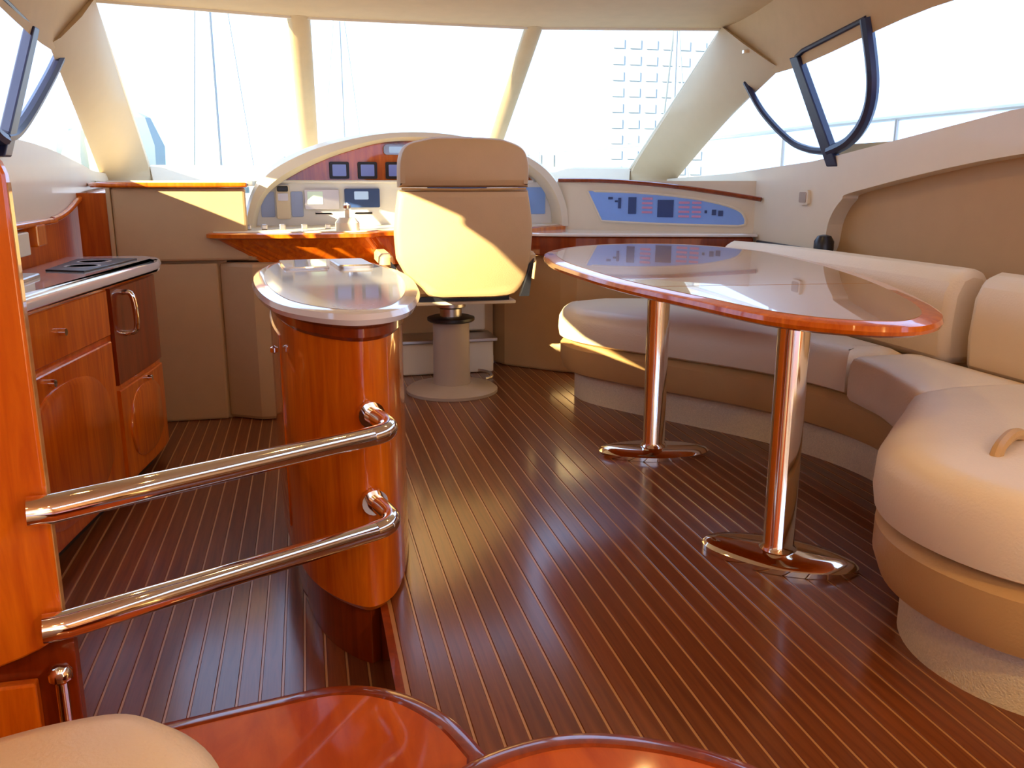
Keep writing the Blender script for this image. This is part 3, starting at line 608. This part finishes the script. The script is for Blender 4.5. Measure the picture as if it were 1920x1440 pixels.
backpad('headrest_pad', topo, hy-0.24, hy-0.12, 0.06)
obj('back_piping', MB().tube([(xl+0.02,hy-0.262,1.021),(hx,hy-0.266,1.018),(xr-0.02,hy-0.262,1.021)], 0.005, 6), 'sofadark', t)
for sx_ in (-1, 1):
    a = obj('armrest', MB().puff(rrect(hx+sx_*0.355-0.032,hx+sx_*0.355+0.032,hy-0.12,hy+0.26,0.028), [(0.012,0.655),(0,0.665),(0,0.70),(0.012,0.715)]), 'chairleather', t)
    obj('hinge_bracket', MB().slab([(hx+sx_*0.27,hy-0.22,0.51),(hx+sx_*0.315,hy-0.22,0.51),(hx+sx_*0.345,hy-0.20,0.69),(hx+sx_*0.32,hy-0.20,0.66)], 0.03), 'black', a, smooth=False)
ft = obj('foot_ring', MB().tube([(hx+0.13+0.05*math.cos(a), hy+0.02+0.10*math.sin(a), 0.075) for a in [math.pi*(k/12-0.5) for k in range(13)]], 0.008, 8), 'steel', t)

# --- curved steps in the foreground
def step(outline, z, th, label):
    t = thing('curved_step', label, 'step', (*outline[0], z-th), 'curved cherry steps down into the saloon')
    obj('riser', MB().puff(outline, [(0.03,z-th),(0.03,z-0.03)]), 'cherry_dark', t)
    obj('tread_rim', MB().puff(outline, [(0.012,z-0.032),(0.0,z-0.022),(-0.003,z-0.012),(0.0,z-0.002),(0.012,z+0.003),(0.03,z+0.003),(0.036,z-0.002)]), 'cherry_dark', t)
    obj('tread', MB().puff(outline, [(0.034,z-0.02),(0.034,z)]), 'cherry_tread', t)
step(cat([(-0.375,1.44),(-0.115,1.49),(0.02,1.505),(0.125,1.46),(0.205,1.36),(0.25,1.24)],6)+[(0.22,1.10),(0.05,0.85),(0.05,0.43),(-0.44,0.43),(-0.44,1.30),(-0.38,1.33)], 0.12, 0.28, 'lower curved cherry step with raised rim, beside the cream armrest')
step(cat([(0.10,0.90),(0.165,0.985),(0.27,1.02),(0.37,1.01),(0.48,0.955),(0.56,0.87),(0.60,0.75)],6)+[(0.60,0.435),(0.06,0.435),(0.06,0.80)], 0.30, 0.30, 'upper curved cherry step at the bottom edge right of the other')
# --- rounded cream seat at lower left
t = thing('cream_seat', 'rounded cream leather seat end in the lower left corner', 'seat', (-0.36, 0.75, 0.12))
so = cat([(-0.60,1.0),(-0.44,1.035),(-0.33,1.065),(-0.235,1.065),(-0.155,1.0),(-0.11,0.90),(-0.10,0.75),(-0.12,0.55)],5)+[(-0.12,0.45),(-0.62,0.45)]
obj('cushion', MB().puff(so, [(0.05,0.25),(0.02,0.27),(0.005,0.31),(0.0,0.35),(0.01,0.385),(0.035,0.41),(0.07,0.422)]), 'sofa', t)
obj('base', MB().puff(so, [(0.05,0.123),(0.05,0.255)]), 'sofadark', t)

# --- ceiling downlights
for loc, lab in (((2.08,4.10,1.905),'small round downlight in the ceiling above the starboard pillar'), ((2.262,4.30,1.70),'small round downlight on the starboard soffit beside the pillar'), ((2.20,3.05,1.83),'small round downlight in the soffit above the side window')):
    t = thing('downlight_or_fill', lab, 'light', loc, 'recessed ceiling downlights')
    obj('ring', MB().lathe(loc, [(0.022,-0.008),(0.035,-0.006),(0.035,0.008),(0.022,0.008)], 20), 'chrome', t)
    obj('lens', MB().lathe(loc, [(0.022,-0.004),(0.022,0.006)], 20), 'lamp', t)

for ix, x in enumerate((0.15, 1.25)):  # unseen warm fill spots added overhead and behind the camera
    for iy, y in enumerate((-0.95, -0.2, 1.8, 2.9)):
        loc = (x, y, 2.0)
        t = thing('downlight_or_fill', 'added warm fill light, %s side, %s row under the saloon headliner' % (('port', 'starboard')[ix], ('aftmost', 'second', 'third', 'foremost')[iy]), 'light', loc, 'added warm fill lights overhead')
        obj('ring', MB().lathe(loc, [(0.03,-0.012),(0.045,-0.01),(0.045,0.01),(0.03,0.01)], 20), 'chrome', t)
        ld = bpy.data.lights.new('fill_spot', 'SPOT'); ld.energy = (115, 5, 6, 11)[iy] * (0.55, 1.15)[ix]; ld.color = (1.0, 0.66, 0.24); ld.spot_size = math.radians(165); ld.spot_blend = 0.8; ld.shadow_soft_size = 0.04
        lo = bpy.data.objects.new('fill_spot', ld); COL.objects.link(lo); lo.parent = t; lo.location = (0, 0, -0.02)
# ================================================================== OUTSIDE
struct('foredeck', MB().prism(cat([(-1.0,5.9),(-0.6,8.5),(CX,12.5),(1.95,8.5),(2.4,5.9)],6)+[(1.3,6.5),(0.0,6.5)], 0.82, 0.95), 'deck', 'white foredeck of the yacht ahead of the windscreen', 'deck', smooth=False)
struct('harbour_water', MB().box(-150, 150, 9, 260, -1.7, -1.5), 'water', 'pale harbour water beyond the bow', 'water', smooth=False)
t = thing('guard_rail', 'thin steel guard rail outside the starboard window', 'railing', (3.0, 6.0, 0.9))
obj('top_rail', MB().tube(cat([(2.95,3.0,1.36),(2.95,4.5,1.37),(2.9,5.6,1.36),(2.7,7.0,1.35),(2.3,8.6,1.35),(CX,12.2,1.4)],6), 0.014, 8), 'steel', t)
for p in ((2.95,4.0),(2.93,5.05),(2.78,6.6),(2.3,8.6),(1.5,10.4)): obj('stanchion', MB().tube([(*p,0.8),(*p,1.36)], 0.012, 8), 'steel', t)
obj('side_deck', MB().box(2.47, 3.05, -1.0, 5.6, 0.7, 0.8), 'deck', t, smooth=False)
# tower block
t = thing('tower_block', 'pale high-rise building with rows of windows beyond the starboard windscreen', 'building', (24.5, 62, -1.5))
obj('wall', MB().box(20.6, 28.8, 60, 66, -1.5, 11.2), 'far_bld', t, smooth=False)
for r_ in range(9):
    for c_ in range(6):
        x = 21.3 + c_*1.22; z = 1.6 + r_*1.06
        obj('window', MB().box(x, x+0.8, 59.9, 60.05, z, z+0.6), 'far_win', t, smooth=False)
t = thing('tower_block', 'lower pale building at the left of the tall tower block', 'building', (17.5, 70, -1.5))
obj('wall', MB().box(14, 20, 68, 74, -1.5, 4.2), 'far_bld', t, smooth=False)
for c_ in range(5): obj('window', MB().box(14.6+c_*1.05, 15.2+c_*1.05, 67.9, 68.05, 2.2, 3.2), 'far_win', t, smooth=False)
def boat(x, y, L_, w, z, label, m='far_white', rot=0.0, mast=0, cabin='far_white', canvas=None, nm='moored_yacht'):
    t = thing(nm, label, 'boat', (x, y, z))
    c, s_ = math.cos(rot), math.sin(rot)
    def T(p): return (x + p[0]*c - p[1]*s_, y + p[0]*s_ + p[1]*c, z + p[2])
    hull = cat([(-L_/2,-w/2),(0,-w/2),(L_*0.3,-w*0.38),(L_/2,0),(L_*0.3,w*0.38),(0,w/2),(-L_/2,w/2)],4)
    rings = [[T((a*0.85, b*0.6, 0)) for a, b in hull], [T((a*0.97, b*0.95, 0.6)) for a, b in hull], [T((a, b, 1.2)) for a, b in hull]]
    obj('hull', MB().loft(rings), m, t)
    cb = rrect(-L_*0.3, L_*0.2, -w*0.33, w*0.33, w*0.15)
    obj('cabin', MB().loft([[T((a,b,1.2)) for a,b in cb],[T((a*0.9-0.2,b*0.85,2.0)) for a,b in cb]]), cabin, t)
    cw = rrect(-L_*0.26, L_*0.14, -w*0.325, w*0.325, w*0.1)
    obj('cabin_window', MB().loft([[T((a*1.02,b*1.0,1.45)) for a,b in cw],[T((a*0.98-0.05,b*0.96,1.75)) for a,b in cw]]), 'far_win', t)
    if canvas: obj('canvas_cover', MB().loft([[T((a*0.6-L_*0.12,b*0.9,2.0)) for a,b in cb],[T((a*0.5-L_*0.12,b*0.8,2.35)) for a,b in cb]]), canvas, t)
    if mast:
        obj('mast', MB().tube([T((0,0,1.2)), T((0,0,mast))], 0.06, 8), 'far_grey', t)
        obj('boom', MB().tube([T((0,0,2.6)), T((-L_*0.4,0,2.6))], 0.07, 8), 'far_grey', t)
        obj('forestay', MB().tube([T((0,0,mast)), T((L_*0.48,0,1.3))], 0.025, 6), 'far_grey', t)
        obj('backstay', MB().tube([T((0,0,mast)), T((-L_*0.48,0,1.3))], 0.025, 6), 'far_grey', t)
boat(-2.55, 30, 9, 2.8, -1.5, 'sailing boat with tall mast beyond the port windscreen pane', mast=13, rot=1.9, nm='sailing_boat')
boat(2.42, 52, 9, 2.8, -1.5, 'distant sailing boat with thin mast ahead of the helm', mast=14, rot=1.2, nm='sailing_boat')
boat(-6.2, 21, 8, 2.6, -1.5, 'white boat with blue canvas seen through the port side window', rot=0.3, canvas='far_blue')
boat(-7.6, 34, 8, 2.6, -1.5, 'white motor boat moored beyond the port pillar', rot=0.2)
boat(0.6, 42, 10, 3.0, -1.5, 'white motor boat moored far ahead of the bow', rot=0.1)
boat(9.5, 22, 8, 2.6, -1.5, 'white boat with mast outside the starboard side window', rot=1.3, mast=7, canvas='far_blue', nm='sailing_boat')
boat(17.5, 26, 9, 3.0, -1.5, 'white motor boat moored beside the starboard guard rail', rot=2.6)
boat(16.0, 40, 10, 3.0, -1.5, 'white motor boat moored in front of the tower block', rot=0.2)
def trees(x0, x1, y, h, label):
    t = thing('tree_line', label, 'trees', ((x0+x1)/2, y, -1.5)); m_ = MB(); n = int((x1-x0)/1.5)
    for k in range(n):
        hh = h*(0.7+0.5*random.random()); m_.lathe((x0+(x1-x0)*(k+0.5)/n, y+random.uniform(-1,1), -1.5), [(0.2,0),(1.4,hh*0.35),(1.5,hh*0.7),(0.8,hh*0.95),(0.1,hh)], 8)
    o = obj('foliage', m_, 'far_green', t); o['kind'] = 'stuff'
trees(-28, -9, 60, 6.0, 'hazy row of trees along the shore to port')
trees(-8, 2, 85, 5.0, 'hazy row of trees far behind the sailing boat')
